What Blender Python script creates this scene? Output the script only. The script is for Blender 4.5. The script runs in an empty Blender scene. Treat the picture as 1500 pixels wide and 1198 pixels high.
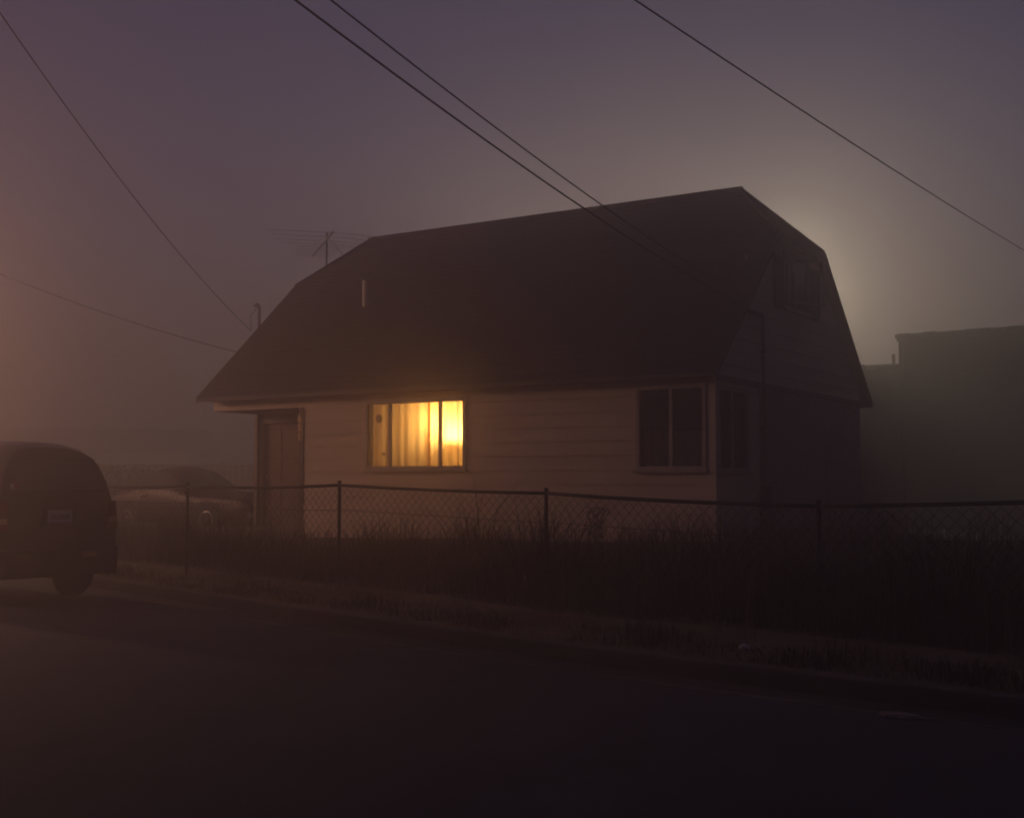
import bpy, bmesh, math, random
from mathutils import Vector, Matrix, noise as mnoise
R = math.radians
random.seed(7)
sc = bpy.context.scene
col = sc.collection

# ------------------------------------------------------------------ camera
F, YH, CH = 1802.0, 707.7, 1.55
PITCH = math.atan((YH - 599.0) / F)
cd = bpy.data.cameras.new('camera')
cd.sensor_fit = 'HORIZONTAL'; cd.sensor_width = 36.0; cd.lens = 36.0 * F / 1500.0
cd.clip_start = 0.05; cd.clip_end = 3000
cam = bpy.data.objects.new('camera', cd); col.objects.link(cam)
cam.location = (0, 0, CH); cam.rotation_euler = (R(90) + PITCH, 0, 0)
sc.camera = cam

# ------------------------------------------------------------------ dusk sky, no sun left in the fog
SKY_STRENGTH = 0.052
w = bpy.data.worlds.new('World'); sc.world = w; w.use_nodes = True
nt = w.node_tree; nt.nodes.clear()
sky = nt.nodes.new('ShaderNodeTexSky'); sky.sky_type = 'NISHITA'; sky.sun_disc = False
sky.sun_elevation = R(0.5); sky.sun_rotation = R(8); sky.air_density = 1.0; sky.dust_density = 0.5; sky.ozone_density = 2.0
bg = nt.nodes.new('ShaderNodeBackground'); bg.inputs[1].default_value = SKY_STRENGTH
wo = nt.nodes.new('ShaderNodeOutputWorld')
tint = nt.nodes.new('ShaderNodeMix'); tint.data_type = 'RGBA'; tint.blend_type = 'MULTIPLY'; tint.inputs[0].default_value = 1.0
tint.inputs[7].default_value = (1.05, .90, 1.75, 1)          # violet cast of the whole dusk sky
nt.links.new(sky.outputs[0], tint.inputs[6]); nt.links.new(tint.outputs[2], bg.inputs[0]); nt.links.new(bg.outputs[0], wo.inputs[0])

# ------------------------------------------------------------------ exposure / engine
sc.view_settings.view_transform = 'Standard'; sc.view_settings.look = 'None'
sc.view_settings.exposure = 0.0; sc.view_settings.gamma = 1.0
sc.render.engine = 'CYCLES'
cy = sc.cycles
cy.use_denoising = True
try: cy.denoiser = 'OPENIMAGEDENOISE'
except Exception: pass
cy.max_bounces = 8; cy.diffuse_bounces = 3; cy.glossy_bounces = 3; cy.transmission_bounces = 6
cy.volume_bounces = 4; cy.transparent_max_bounces = 16
cy.sample_clamp_indirect = 4.0; cy.caustics_reflective = False; cy.caustics_refractive = False
cy.filter_width = 1.8

# light strengths (inferred lamps and added ones)
LAMP_BEHIND = 2500.0      # street lamp behind the house
LAMP_GLOW_FILL = 2300.0       # lamp added out of view behind the roof to warm the fog
LAMP_STREET = 1150.0       # sodium lamp down the street
LAMP_WALL_FILL = 780.0    # sodium lamp added out of view to brighten the house front
ROOM_BULB = 56.0
TABLE_BULB = 130.0
HAZE_DENSITY = 0.031

# ------------------------------------------------------------------ helpers
def tag(o, label=None, cat=None, group=None, kind=None):
    if label: o['label'] = label
    if cat: o['category'] = cat
    if group: o['group'] = group
    if kind: o['kind'] = kind
    return o

def empty(name, loc=(0, 0, 0), rz=0.0):
    o = bpy.data.objects.new(name, None); col.objects.link(o)
    o.location = loc; o.rotation_euler = (0, 0, rz); o.empty_display_size = 0.2
    return o

class MB:
    def __init__(s): s.v = []; s.f = []
    def add(s, vs, fs):
        k = len(s.v); s.v += [tuple(p) for p in vs]; s.f += [tuple(i + k for i in f) for f in fs]; return s
    def box(s, x0, x1, y0, y1, z0, z1):
        if x0 > x1: x0, x1 = x1, x0
        if y0 > y1: y0, y1 = y1, y0
        return s.add([(x0,y0,z0),(x1,y0,z0),(x1,y1,z0),(x0,y1,z0),(x0,y0,z1),(x1,y0,z1),(x1,y1,z1),(x0,y1,z1)],
                     [(0,3,2,1),(4,5,6,7),(0,1,5,4),(1,2,6,5),(2,3,7,6),(3,0,4,7)])
    def hexa(s, b, t):     # bottom ring, top ring (same count)
        n = len(b)
        return s.add(list(b) + list(t), [tuple(range(n - 1, -1, -1)), tuple(range(n, 2 * n))] +
                     [(i, (i + 1) % n, n + (i + 1) % n, n + i) for i in range(n)])
    def bar(s, p, q, w, h=None):     # square bar between two points
        return s.tube([p, q], w * 0.7071, 4) if h is None else s.tube([p, q], max(w, h) * 0.7071, 4)
    def tube(s, pts, r, n=6, cap=True):
        pts = [Vector(p) for p in pts]; rs = r if isinstance(r, (list, tuple)) else [r] * len(pts)
        k = len(s.v); ref = None
        for i, p in enumerate(pts):
            d = (pts[min(i + 1, len(pts) - 1)] - pts[max(i - 1, 0)])
            d = d.normalized() if d.length > 1e-9 else Vector((0, 0, 1))
            if ref is None:
                ref = Vector((0, 0, 1)) if abs(d.z) < 0.9 else Vector((1, 0, 0))
            a = d.cross(ref).normalized(); b = a.cross(d).normalized(); ref = b
            for j in range(n):
                t = 2 * math.pi * (j + 0.5) / n
                q = p + a * (math.cos(t) * rs[i]) + b * (math.sin(t) * rs[i]); s.v.append(tuple(q))
        for i in range(len(pts) - 1):
            for j in range(n):
                s.f.append((k + i*n + j, k + i*n + (j+1) % n, k + (i+1)*n + (j+1) % n, k + (i+1)*n + j))
        if cap:
            s.f.append(tuple(k + j for j in range(n - 1, -1, -1))); m = k + (len(pts) - 1) * n
            s.f.append(tuple(m + j for j in range(n)))
        return s
    def lathe(s, prof, n=16, c=(0, 0, 0), axis='z'):   # prof: (r, h)
        k = len(s.v)
        for r, h in prof:
            for j in range(n):
                t = 2 * math.pi * j / n; x, y = r * math.cos(t), r * math.sin(t)
                p = (x, y, h) if axis == 'z' else ((x, h, y) if axis == 'y' else (h, x, y))
                s.v.append((p[0] + c[0], p[1] + c[1], p[2] + c[2]))
        for i in range(len(prof) - 1):
            for j in range(n):
                s.f.append((k + i*n + j, k + i*n + (j+1) % n, k + (i+1)*n + (j+1) % n, k + (i+1)*n + j))
        s.f.append(tuple(k + j for j in range(n - 1, -1, -1))); m = k + (len(prof) - 1) * n
        s.f.append(tuple(m + j for j in range(n)))
        return s
    def build(s, name, mat, parent=None, smooth=False, recalc=True, bevel=0.0):
        me = bpy.data.meshes.new(name); me.from_pydata(s.v, [], s.f)
        if recalc:
            bm = bmesh.new(); bm.from_mesh(me); bmesh.ops.recalc_face_normals(bm, faces=bm.faces)
            if bevel: bmesh.ops.bevel(bm, geom=list(bm.edges), offset=bevel, segments=1, affect='EDGES', clamp_overlap=True)
            bm.to_mesh(me); bm.free()
        me.materials.append(mat)
        if smooth:
            for p in me.polygons: p.use_smooth = True
        o = bpy.data.objects.new(name, me); col.objects.link(o)
        if parent is not None: o.parent = parent
        return o

def part(name, mat, parent, *boxes, **kw):
    m = MB()
    for b in boxes: m.box(*b)
    return m.build(name, mat, parent, **kw)

# ------------------------------------------------------------------ materials
def mat(name, c, c2=None, rough=0.8, scale=8.0, bump=0.0, metal=0.0, spec=0.4, detail=6.0, stretch=(1, 1, 1), contrast=(0.35, 0.65)):
    m = bpy.data.materials.new(name); m.use_nodes = True; t = m.node_tree; b = t.nodes['Principled BSDF']
    b.inputs['Roughness'].default_value = rough; b.inputs['Metallic'].default_value = metal
    b.inputs['Specular IOR Level'].default_value = spec
    b.inputs['Base Color'].default_value = (*c, 1)
    if c2 is not None or bump:
        tc = t.nodes.new('ShaderNodeTexCoord'); mp = t.nodes.new('ShaderNodeMapping')
        mp.inputs['Scale'].default_value = stretch; t.links.new(tc.outputs['Object'], mp.inputs[0])
        n = t.nodes.new('ShaderNodeTexNoise'); n.inputs['Scale'].default_value = scale; n.inputs['Detail'].default_value = detail
        n.inputs['Roughness'].default_value = 0.65
        t.links.new(mp.outputs[0], n.inputs[0])
        if c2 is not None:
            r = t.nodes.new('ShaderNodeValToRGB'); r.color_ramp.elements[0].position = contrast[0]; r.color_ramp.elements[1].position = contrast[1]
            r.color_ramp.elements[0].color = (*c, 1); r.color_ramp.elements[1].color = (*c2, 1)
            t.links.new(n.outputs[0], r.inputs[0]); t.links.new(r.outputs[0], b.inputs['Base Color'])
        if bump:
            bp = t.nodes.new('ShaderNodeBump'); bp.inputs['Strength'].default_value = bump; bp.inputs['Distance'].default_value = 0.02
            t.links.new(n.outputs[0], bp.inputs['Height']); t.links.new(bp.outputs[0], b.inputs['Normal'])
    return m

def glass_mat(name, tint, gloss=0.12, rough=0.03):
    m = bpy.data.materials.new(name); m.use_nodes = True; t = m.node_tree; t.nodes.clear()
    o = t.nodes.new('ShaderNodeOutputMaterial'); mx = t.nodes.new('ShaderNodeMixShader')
    tr = t.nodes.new('ShaderNodeBsdfTransparent'); tr.inputs[0].default_value = (*tint, 1)
    gl = t.nodes.new('ShaderNodeBsdfGlossy'); gl.inputs['Roughness'].default_value = rough
    fr = t.nodes.new('ShaderNodeFresnel'); fr.inputs[0].default_value = 1.5
    t.links.new(fr.outputs[0], mx.inputs[0]); t.links.new(tr.outputs[0], mx.inputs[1]); t.links.new(gl.outputs[0], mx.inputs[2])
    t.links.new(mx.outputs[0], o.inputs[0])
    return m

def cloth_mat(name, c, c2, trans=0.6):
    m = bpy.data.materials.new(name); m.use_nodes = True; t = m.node_tree; t.nodes.clear()
    o = t.nodes.new('ShaderNodeOutputMaterial'); mx = t.nodes.new('ShaderNodeMixShader'); mx.inputs[0].default_value = trans
    tc = t.nodes.new('ShaderNodeTexCoord'); mp = t.nodes.new('ShaderNodeMapping'); mp.inputs['Scale'].default_value = (3.5, 3.5, 0.25)
    n = t.nodes.new('ShaderNodeTexNoise'); n.inputs['Scale'].default_value = 3.0; n.inputs['Detail'].default_value = 4
    r = t.nodes.new('ShaderNodeValToRGB'); r.color_ramp.elements[0].position = .3; r.color_ramp.elements[1].position = .7
    r.color_ramp.elements[0].color = (*c, 1); r.color_ramp.elements[1].color = (*c2, 1)
    d = t.nodes.new('ShaderNodeBsdfDiffuse'); tl = t.nodes.new('ShaderNodeBsdfTranslucent')
    t.links.new(tc.outputs['Object'], mp.inputs[0]); t.links.new(mp.outputs[0], n.inputs[0]); t.links.new(n.outputs[0], r.inputs[0])
    for q in (d, tl): t.links.new(r.outputs[0], q.inputs[0])
    t.links.new(d.outputs[0], mx.inputs[1]); t.links.new(tl.outputs[0], mx.inputs[2]); t.links.new(mx.outputs[0], o.inputs[0])
    return m

def emit_mat(name, c, s):
    m = bpy.data.materials.new(name); m.use_nodes = True; b = m.node_tree.nodes['Principled BSDF']
    b.inputs['Emission Color'].default_value = (*c, 1); b.inputs['Emission Strength'].default_value = s
    b.inputs['Base Color'].default_value = (.5, .5, .5, 1)
    return m

M = {
 'asphalt': mat('asphalt', (.018,.020,.040), (.040,.042,.068), .85, 1.3, .0, detail=12),
 'concrete': mat('concrete', (.16,.145,.13), (.30,.27,.24), .9, 2.5, .25, detail=10),
 'kerbtop': mat('worn_kerb', (.05,.045,.045), (.16,.14,.13), .9, 3.5, .3, detail=10),
 'gutter': mat('gutter_shaded_kerb', (.022,.021,.024), (.050,.046,.046), .9, 2.0, .2, detail=10),
 'soil': mat('soil', (.030,.024,.019), (.07,.055,.038), .95, 1.6, .5, detail=12),
 'verge': mat('verge_soil', (.085,.065,.043), (.20,.155,.10), .95, 2.2, .5, detail=12),
 'straw': mat('straw', (.13,.095,.055), (.30,.225,.13), .9, 1.1),
 'weed': mat('weed', (.020,.021,.014), (.050,.042,.026), .95, 1.1),
 'yardgrass': mat('yard_grass', (.035,.030,.019), (.085,.062,.036), .95, .9),
 'stalk': mat('stalk', (.13,.09,.055), (.22,.16,.10), .9, 5),
 'roof': mat('roof_shingle', (.014,.011,.014), (.036,.027,.030), .92, 3.0, .5, detail=12, stretch=(.6,1.6,1.6)),
 'fascia': mat('fascia_paint', (.055,.04,.035), (.10,.07,.058), .7, 3.0, .1),
 'siding': mat('siding_paint', (.58,.46,.355), (.68,.55,.43), .75, 2.0, .12, detail=10, stretch=(.5,.5,2)),
 'panel': mat('shade_panel_tone', (.19,.165,.165), (.25,.22,.215), .8, 2.0, .12, detail=10),  # gable foot shade given as a darker colour
 'wallcore': mat('wall_sheathing', (.22,.19,.15), (.27,.23,.19), .9, 3.0),
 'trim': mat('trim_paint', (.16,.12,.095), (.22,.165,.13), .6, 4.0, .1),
 'wframe': mat('window_frame_paint', (.34,.29,.23), (.46,.40,.33), .5, 5.0, .05),
 'shutter': mat('shutter_paint', (.030,.026,.030), (.05,.042,.045), .6, 6.0, .1),
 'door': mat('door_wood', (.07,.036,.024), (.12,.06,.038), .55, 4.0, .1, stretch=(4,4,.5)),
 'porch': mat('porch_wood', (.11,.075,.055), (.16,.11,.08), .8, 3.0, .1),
 'brass': mat('brass', (.62,.42,.17), None, .35, metal=.85),
 'plaster': mat('plaster', (.62,.52,.36), (.70,.60,.42), .9, 2.0),
 'room_floor': mat('room_floor', (.20,.12,.07), (.27,.17,.10), .6, 3.0),
 'glass': glass_mat('window_glass', (.93,.95,.94)),
 'darkglass': glass_mat('tinted_glass', (.18,.19,.20)),
 'carglass': glass_mat('car_glass', (.42,.44,.44)),
 'curtain': cloth_mat('curtain_cloth', (.64,.35,.11), (.82,.50,.18), .62),
 'sheer': cloth_mat('sheer_cloth', (.62,.35,.11), (.74,.44,.16), .55),
 'cafe': cloth_mat('cafe_cloth', (.42,.33,.24), (.55,.44,.33), .4),
 'shade': cloth_mat('lamp_shade_cloth', (.80,.66,.42), (.86,.72,.48), .6),
 'blind': mat('blind', (.34,.28,.22), (.40,.34,.27), .7, 4.0),
 'galv': mat('galvanised_steel', (.035,.033,.033), (.065,.06,.058), .75, 6.0, .1, metal=.4),
 'meshwire': mat('mesh_wire', (.022,.02,.02), (.04,.037,.036), .8, 6.0, metal=.3),
 'black': mat('black_rubber', (.012,.012,.013), (.02,.02,.02), .7, 5.0),
 'alu': mat('aluminium', (.38,.37,.36), (.5,.49,.47), .45, 6.0, metal=.8),
 'flue': mat('flue_steel', (.20,.19,.18), (.28,.26,.25), .5, 6.0, metal=.9),
 'polewood': mat('pole_wood', (.07,.05,.035), (.13,.095,.07), .9, 2.0, .4, stretch=(6,6,.5)),
 'suv': mat('suv_paint', (.035,.016,.017), (.044,.020,.021), .32, 2.0, spec=.5),
 'coupe': mat('coupe_paint', (.035,.013,.011), (.048,.017,.014), .5, 2.0, spec=.5),
 'tyre': mat('tyre', (.02,.02,.02), (.03,.03,.03), .85, 10),
 'chrome': mat('chrome', (.45,.43,.41), None, .3, metal=1.0),
 'plate': mat('plate', (.50,.50,.50), (.60,.60,.60), .5, 9.0),
 'plateink': mat('plate_ink', (.08,.09,.16), None, .5),
 'red': mat('red_lens', (.32,.03,.02), (.42,.05,.03), .25, 5.0),
 'amber': mat('amber_lens', (.65,.36,.13), (.75,.45,.18), .3, 5.0),
 'bumper': mat('bumper_plastic', (.028,.022,.024), (.04,.034,.035), .6, 5.0),
 'white': mat('white_paper', (.62,.58,.53), (.74,.70,.64), .8, 5.0, .2),
 'rag': mat('pale_rag', (.28,.21,.17), (.42,.33,.28), .85, 5.0, .3),
 'nwall': mat('neighbour_wall', (.09,.062,.048), (.14,.10,.078), .85, 1.0, .15, stretch=(1,1,6)),
 'nroof': mat('neighbour_roof', (.06,.042,.036), (.10,.07,.06), .9, 3.0, .3),
 'fwall': mat('far_wall', (.40,.36,.32), (.48,.43,.38), .85, 1.0, .1),
 'hedge': mat('hedge_leaf', (.030,.036,.016), (.065,.065,.030), .8, 2.0),
 'sticker_white': mat('sticker_white', (.6,.6,.62), None, .6),
 'sticker_red': mat('sticker_red', (.5,.06,.05), None, .6),
 'smudge': glass_mat('brown_film', (.42,.36,.30), rough=.4),
}

def at(x, y, Y):       # pixel of the photograph -> point at forward distance Y
    up = (599.0 - y) / F; d = Vector(((x - 750.0) / F, math.cos(PITCH) - up * math.sin(PITCH), math.sin(PITCH) + up * math.cos(PITCH)))
    return Vector((0, 0, CH)) + d * (Y / d.y)

# ------------------------------------------------------------------ terrain
KERB = [(-60, 80.7), (-12.9, 25.6), (-5.76, 17.26), (-2.66, 13.70), (-0.3, 11.02), (1.75, 9.02), (3.21, 7.75), (7.0, 4.75), (14.0, -.4), (70, -39.5)]
def smooth_poly(P, it=3):
    for _ in range(it):
        Q = [P[0]]
        for a, b in zip(P, P[1:]):
            Q += [(a[0]*.75 + b[0]*.25, a[1]*.75 + b[1]*.25), (a[0]*.25 + b[0]*.75, a[1]*.25 + b[1]*.75)]
        Q.append(P[-1]); P = Q
    return P
KP = smooth_poly(KERB)
def resample(P, step):
    out = [Vector(P[0])]
    for a, b in zip(P, P[1:]):
        a, b = Vector(a), Vector(b); n = max(1, int((b - a).length / step))
        for i in range(1, n + 1): out.append(a.lerp(b, i / n))
    return out
KP = resample(KP, 0.5)
KN = []
for i in range(len(KP)):
    t = (KP[min(i + 3, len(KP) - 1)] - KP[max(i - 3, 0)]).normalized(); KN.append(Vector((-t.y, t.x)))
def kerb_pt(i, d, z): p = KP[i] + KN[i] * d; return (p.x, p.y, z)
def dist(x, y):
    best = None; p = Vector((x, y))
    for i in range(0, len(KP), 2):
        q = (p - KP[i]).length_squared
        if best is None or q < best[0]: best = (q, i)
    i = best[1]; return (p - KP[i]).dot(KN[i])
def prof(d):
    pts = [(-1, .12), (.62, .13), (1.6, .18), (2.3, .26), (3.2, .38), (5.0, .62), (7.5, .72), (30, .74), (44, -.25)]
    for (a, za), (b, zb) in zip(pts, pts[1:]):
        if d <= b: return za + (zb - za) * max(0, (d - a) / (b - a))
    return -.25
def gz(x, y, d=None):
    d = dist(x, y) if d is None else d
    n = mnoise.noise(Vector((x * .5, y * .5, 0))) * .05 + mnoise.noise(Vector((x * 2.1, y * 2.1, 3))) * .018
    return prof(d) + n * min(1, max(0, (d - .62) / .8))

def strip(ds_z, lo, hi, name, mat_, step=1, kind='structure', zfun=None):
    m = MB(); idx = list(range(lo, hi, step)); n = len(ds_z)
    for i in idx:
        for d, z in ds_z:
            p = kerb_pt(i, d, z)
            if zfun: p = (p[0], p[1], zfun(p[0], p[1], d))
            m.v.append(p)
    for a in range(len(idx) - 1):
        for b in range(n - 1):
            m.f.append((a*n + b, (a+1)*n + b, (a+1)*n + b + 1, a*n + b + 1))
    o = m.build(name, mat_, None, smooth=True, recalc=False)
    me = o.data
    bm = bmesh.new(); bm.from_mesh(me)
    for f in bm.faces:
        if f.normal.z < -0.2: f.normal_flip()
    bm.to_mesh(me); bm.free()
    tag(o, kind=kind); return o
NK = len(KP)
part('ground', M['soil'], None, (-190, 190, -190, 190, -.6, -.3))['kind'] = 'structure'
strip([(-9.0 + i * 9.0 / 12, 0.0 + .05 * math.sin(math.pi * i / 12)) for i in range(13)], 0, NK, 'road', M['asphalt'])
lip = strip([(0, -.02), (.002, .006), (.05, .010), (.052, -.02)], 0, NK, 'gutter_lip', M['kerbtop'])
strip([(.050, .004), (.3, -.012), (.50, -.006)], 0, NK, 'gutter', M['gutter'])
strip([(.47, -.03), (.48, .10), (.505, .128), (.63, .130), (.64, .05)], 0, NK, 'kerb', M['gutter'])  # shadow of the kerb face put into its colour, dark like the gutter
strip([(.497, .122), (.503, .132), (.56, .1345), (.562, .12)], 0, NK, 'kerb_edge', M['kerbtop'])
ds = [.60 + .12 * i for i in range(12)]
vz = strip([(d, 0) for d in ds], 0, NK, 'verge', M['verge'], zfun=lambda x, y, d: gz(x, y, d))
ds = [1.92 + .35 * i for i in range(20)] + [9 + 3.5 * i for i in range(11)]
strip([(d, 0) for d in ds], 0, NK, 'yard', M['soil'], zfun=lambda x, y, d: gz(x, y, d))
strip([(-9.0, .0), (-9.02, .12), (-9.2, .13), (-9.21, .10), (-14, .12), (-20, -.32)], 0, NK, 'far_verge', M['verge'])

# ------------------------------------------------------------------ HOUSE
TH = .57; HO = Vector((2.894, 17.505, 0))
UX, UY = -math.cos(TH), math.sin(TH); VX, VY = math.sin(TH), math.cos(TH)
def HW(a, b, z): return Vector((HO.x + a*UX + b*VX, HO.y + a*UY + b*VY, z))
house = empty('house', HO, -TH)
tag(house, 'one and a half storey house with dark clipped gable roof and one lit window', 'house')
L, W, ZE, HR, KC, EI = 10.496, 7.541, 3.15, 3.515, .703, 1.083
GB = .42                                       # foot of the walls
BF, BR = .30, W - .30                          # front and rear wall planes (siding surface a touch proud)
AR, AL = .14, L - .14                          # right and left gable planes
def hb(m, a0, a1, b0, b1, z0, z1): return m.box(-a1, -a0, b0, b1, z0, z1)   # a runs leftwards
def hpart(name, mt, parent, *bx, **kw):
    m = MB()
    for q in bx: hb(m, *q)
    return m.build(name, mt, parent, **kw)

def subtract(rects, hole):
    out = []
    for (x0, x1, z0, z1) in rects:
        hx0, hx1, hz0, hz1 = hole
        if hx1 <= x0 or hx0 >= x1 or hz1 <= z0 or hz0 >= z1: out.append((x0, x1, z0, z1)); continue
        if hx0 > x0: out.append((x0, hx0, z0, z1))
        if hx1 < x1: out.append((hx1, x1, z0, z1))
        m0, m1 = max(x0, hx0), min(x1, hx1)
        if hz0 > z0: out.append((m0, m1, z0, hz0))
        if hz1 < z1: out.append((m0, m1, hz1, z1))
    return out

LIT = (4.57, 6.57, 1.84, 2.91)
CWF = (.32, 1.34, 1.80, 2.94)          # corner window, front leaf
PORCH = (8.10, AL + .2, 0.0, 2.91)
CWS = (.42, 1.48, 1.78, 2.92)          # corner window, gable leaf (b, z)
ATT = (3.20, 4.40, 4.50, 5.36)         # attic window (b, z)
def rake_b(z): return (z - ZE) / HR * W / 2      # inside edge of the gable at height z

# front wall
fw = MB()
rs = [(AR + .02, AL - .02, GB - .3, ZE - .02)]
for h in (LIT, CWF, PORCH): rs = subtract(rs, h)
for (a0, a1, z0, z1) in rs: hb(fw, a0, a1, BF + .002, BF + .12, z0, z1)
front_wall = fw.build('front_wall', M['wallcore'], house)
# porch recess: back wall, side wall, ceiling, floor
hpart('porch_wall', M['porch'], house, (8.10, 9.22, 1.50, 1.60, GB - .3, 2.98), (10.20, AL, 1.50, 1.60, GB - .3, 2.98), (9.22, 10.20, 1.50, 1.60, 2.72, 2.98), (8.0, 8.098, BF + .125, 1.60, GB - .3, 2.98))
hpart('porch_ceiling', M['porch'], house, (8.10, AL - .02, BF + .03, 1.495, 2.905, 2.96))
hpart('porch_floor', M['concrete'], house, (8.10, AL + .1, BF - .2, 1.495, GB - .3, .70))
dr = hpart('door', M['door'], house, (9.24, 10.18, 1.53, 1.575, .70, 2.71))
for z0, z1 in ((.85, 1.45), (1.58, 2.05), (2.15, 2.6)):
    for a0 in (9.32, 9.76): hpart('door_panel', M['door'], dr, (a0, a0 + .34, 1.515, 1.529, z0, z1), bevel=.006)
m = MB(); m.lathe([(.012, 0), (.012, -.03), (.03, -.04), (.034, -.06), (.022, -.08)], 12, (-10.08, 1.53, 1.68), 'y'); m.build('door_handle', M['brass'], dr, smooth=True)
hpart('door_frame', M['trim'], house, (9.14, 9.218, 1.46, 1.499, .70, 2.80), (10.20, 10.28, 1.46, 1.499, .70, 2.80), (9.22, 10.198, 1.46, 1.499, 2.722, 2.80))
hpart('porch_post', M['trim'], house, (10.28, 10.36, 1.38, 1.498, .70, 2.90))
hpart('porch_jamb', M['fascia'], house, (8.06, 8.18, BF - .035, BF + .02, GB, 2.91))
# siding boards, lapped
COURSE = .222
zs = [1.75 + COURSE * k for k in range(-6, 30)]
def front_boards():
    for z0 in zs:
        z1 = z0 + COURSE
        if z0 > ZE - .06: break
        z1 = min(z1, ZE - .03)
        rects = [(AR, AL, z0, z1)]
        for h in (LIT, CWF, PORCH): rects = subtract(rects, h)
        for (a0, a1, q0, q1) in rects:
            if a1 - a0 < .02 or q1 - q0 < .015: continue
            cuts = [a0, a1]
            if a1 - a0 > 3.4:
                c = a0 + (a1 - a0) * random.uniform(.38, .62); cuts = [a0, c, a1]
            for c0, c1 in zip(cuts, cuts[1:]):
                m = MB(); g = .0015; t0 = .016 + random.uniform(-.002, .002); dz = random.uniform(-.0015, .0015)
                f0 = t0 * (z1 - q0) / COURSE + .006; f1 = t0 * (z1 - q1) / COURSE + .006
                m.hexa([(-c1 + g, BF - f0, q0 + .002 + dz), (-c0 - g, BF - f0, q0 + .002 + dz), (-c0 - g, BF, q0 + .002), (-c1 + g, BF, q0 + .002)],
                       [(-c1 + g, BF - f1, q1), (-c0 - g, BF - f1, q1), (-c0 - g, BF, q1), (-c1 + g, BF, q1)])
                m.build('siding_board', M['siding'], front_wall)
front_boards()
# gable walls
def gable_poly(a_in, a_out, z0, inset=.03):
    zt = ZE + HR * KC - .06
    pts = [(BF, z0), (W - BF, z0), (W - BF, ZE + .02), (W - rake_b(zt) - inset, zt), (rake_b(zt) + inset, zt), (BF, ZE + .02)]
    return pts
def gable_core(name, a0, a1, holes):
    m = MB(); zt = ZE + HR * KC - .08
    lv = sorted(set([GB - .3, ZE, zt] + [h[2] for h in holes] + [h[3] for h in holes] + [ZE + .3 * k for k in range(1, 8)]))
    for z0, z1 in zip(lv, lv[1:]):
        if z1 > zt + 1e-6: break
        e0 = BF + .122 if z0 < ZE else rake_b(z0) + .30; e1 = BF + .122 if z1 <= ZE else rake_b(z1) + .30
        e0 = max(e0, e1) if z0 >= ZE else e0
        spans = [(e0, W - e0, z0, z1)]
        for h in holes: spans = subtract(spans, h)
        for (b0, b1, q0, q1) in spans: hb(m, a0, a1, b0, b1, q0, q1)
    return m.build(name, M['wallcore'], house)
gw = gable_core('gable_wall', AR + .002, AR + .10, (CWS, ATT))
gwl = gable_core('gable_wall', AL - .10, AL - .002, ((0, 1.62, 0, 2.95),))
def gable_boards(parent, sgn, a, holes, lower_from):
    for z0 in zs:
        z1 = z0 + COURSE; zt = ZE + HR * KC - .05
        if z0 >= zt - .02: break
        z1 = min(z1, zt)
        if z1 <= ZE + .03:
            e0 = e1 = BF
        else:
            e0 = max(BF - .02, rake_b(max(z0, ZE)) + .10); e1 = max(BF - .02, rake_b(z1) + .10)
        pieces = [(e0, W - e0, e1, W - e1, z0, z1)]
        if lower_from is not None and z0 < 3.05:
            pieces = [(e0, lower_from, e1, lower_from, z0, z1)]
        for h in holes:
            nxt = []
            for (p0, p1, q0, q1, y0, y1) in pieces:
                hx0, hx1, hz0, hz1 = h
                if hz1 <= y0 or hz0 >= y1 or hx1 <= min(p0, q0) or hx0 >= max(p1, q1): nxt.append((p0, p1, q0, q1, y0, y1)); continue
                if hx0 > p0 + .02: nxt.append((p0, hx0, q0, hx0, y0, y1))
                if hx1 < p1 - .02: nxt.append((hx1, p1, hx1, q1, y0, y1))
                if hz0 > y0 + .015: nxt.append((max(p0, hx0), min(p1, hx1), max(p0, hx0), min(p1, hx1), y0, hz0))
                if hz1 < y1 - .015: nxt.append((max(p0, hx0), min(p1, hx1), max(p0, hx0), min(p1, hx1), hz1, y1))
            pieces = nxt
        for (p0, p1, q0, q1, y0, y1) in pieces:
            if p1 - p0 < .03: continue
            t0 = .016 + random.uniform(-.002, .002); f0 = t0 * (z0 + COURSE - y0) / COURSE + .006; f1 = t0 * (z0 + COURSE - y1) / COURSE + .006
            x = -a; m = MB(); dz = random.uniform(-.0015, .0015) + .002
            m.hexa([(x, p0, y0 + dz), (x + sgn*f0, p0, y0 + dz), (x + sgn*f0, p1, y0 + dz), (x, p1, y0 + dz)],
                   [(x, q0, y1), (x + sgn*f1, q0, y1), (x + sgn*f1, q1, y1), (x, q1, y1)])
            m.build('siding_board', M['siding'], parent)
gable_boards(gw, 1, AR, (CWS, ATT), 2.03)
gable_boards(gwl, -1, AL, ((0, 1.62, 0, 2.95),), None)
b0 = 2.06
while b0 < BR - .1:                                   # darker sheets paint in the shade on the rest of the gable foot
    b1 = min(b0 + 1.05, BR + .02); hpart('wall_shade_panel', M['panel'], gw, (AR - .016, AR - .002, b0 + .004, b1 - .004, GB - .25, 3.02)); b0 = b1
hpart('trim_board', M['trim'], gw, (AR - .045, AR - .004, BF - .03, BR + .03, 3.055, 3.13))
hpart('rear_wall', M['wallcore'], house, (AR + .02, AL - .02, BR - .12, BR, GB - .3, ZE + .05))
hpart('corner_board', M['siding'], house, (AR - .034, AR + .075, BF - .036, BF - .031, GB, 3.10), (AR - .034, AR - .030, BF - .031, BF + .075, GB, 3.05))
hpart('foundation', M['concrete'], house, (AR + .03, AL - .04, BF + .03, BR - .03, .0, GB - .02))

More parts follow.
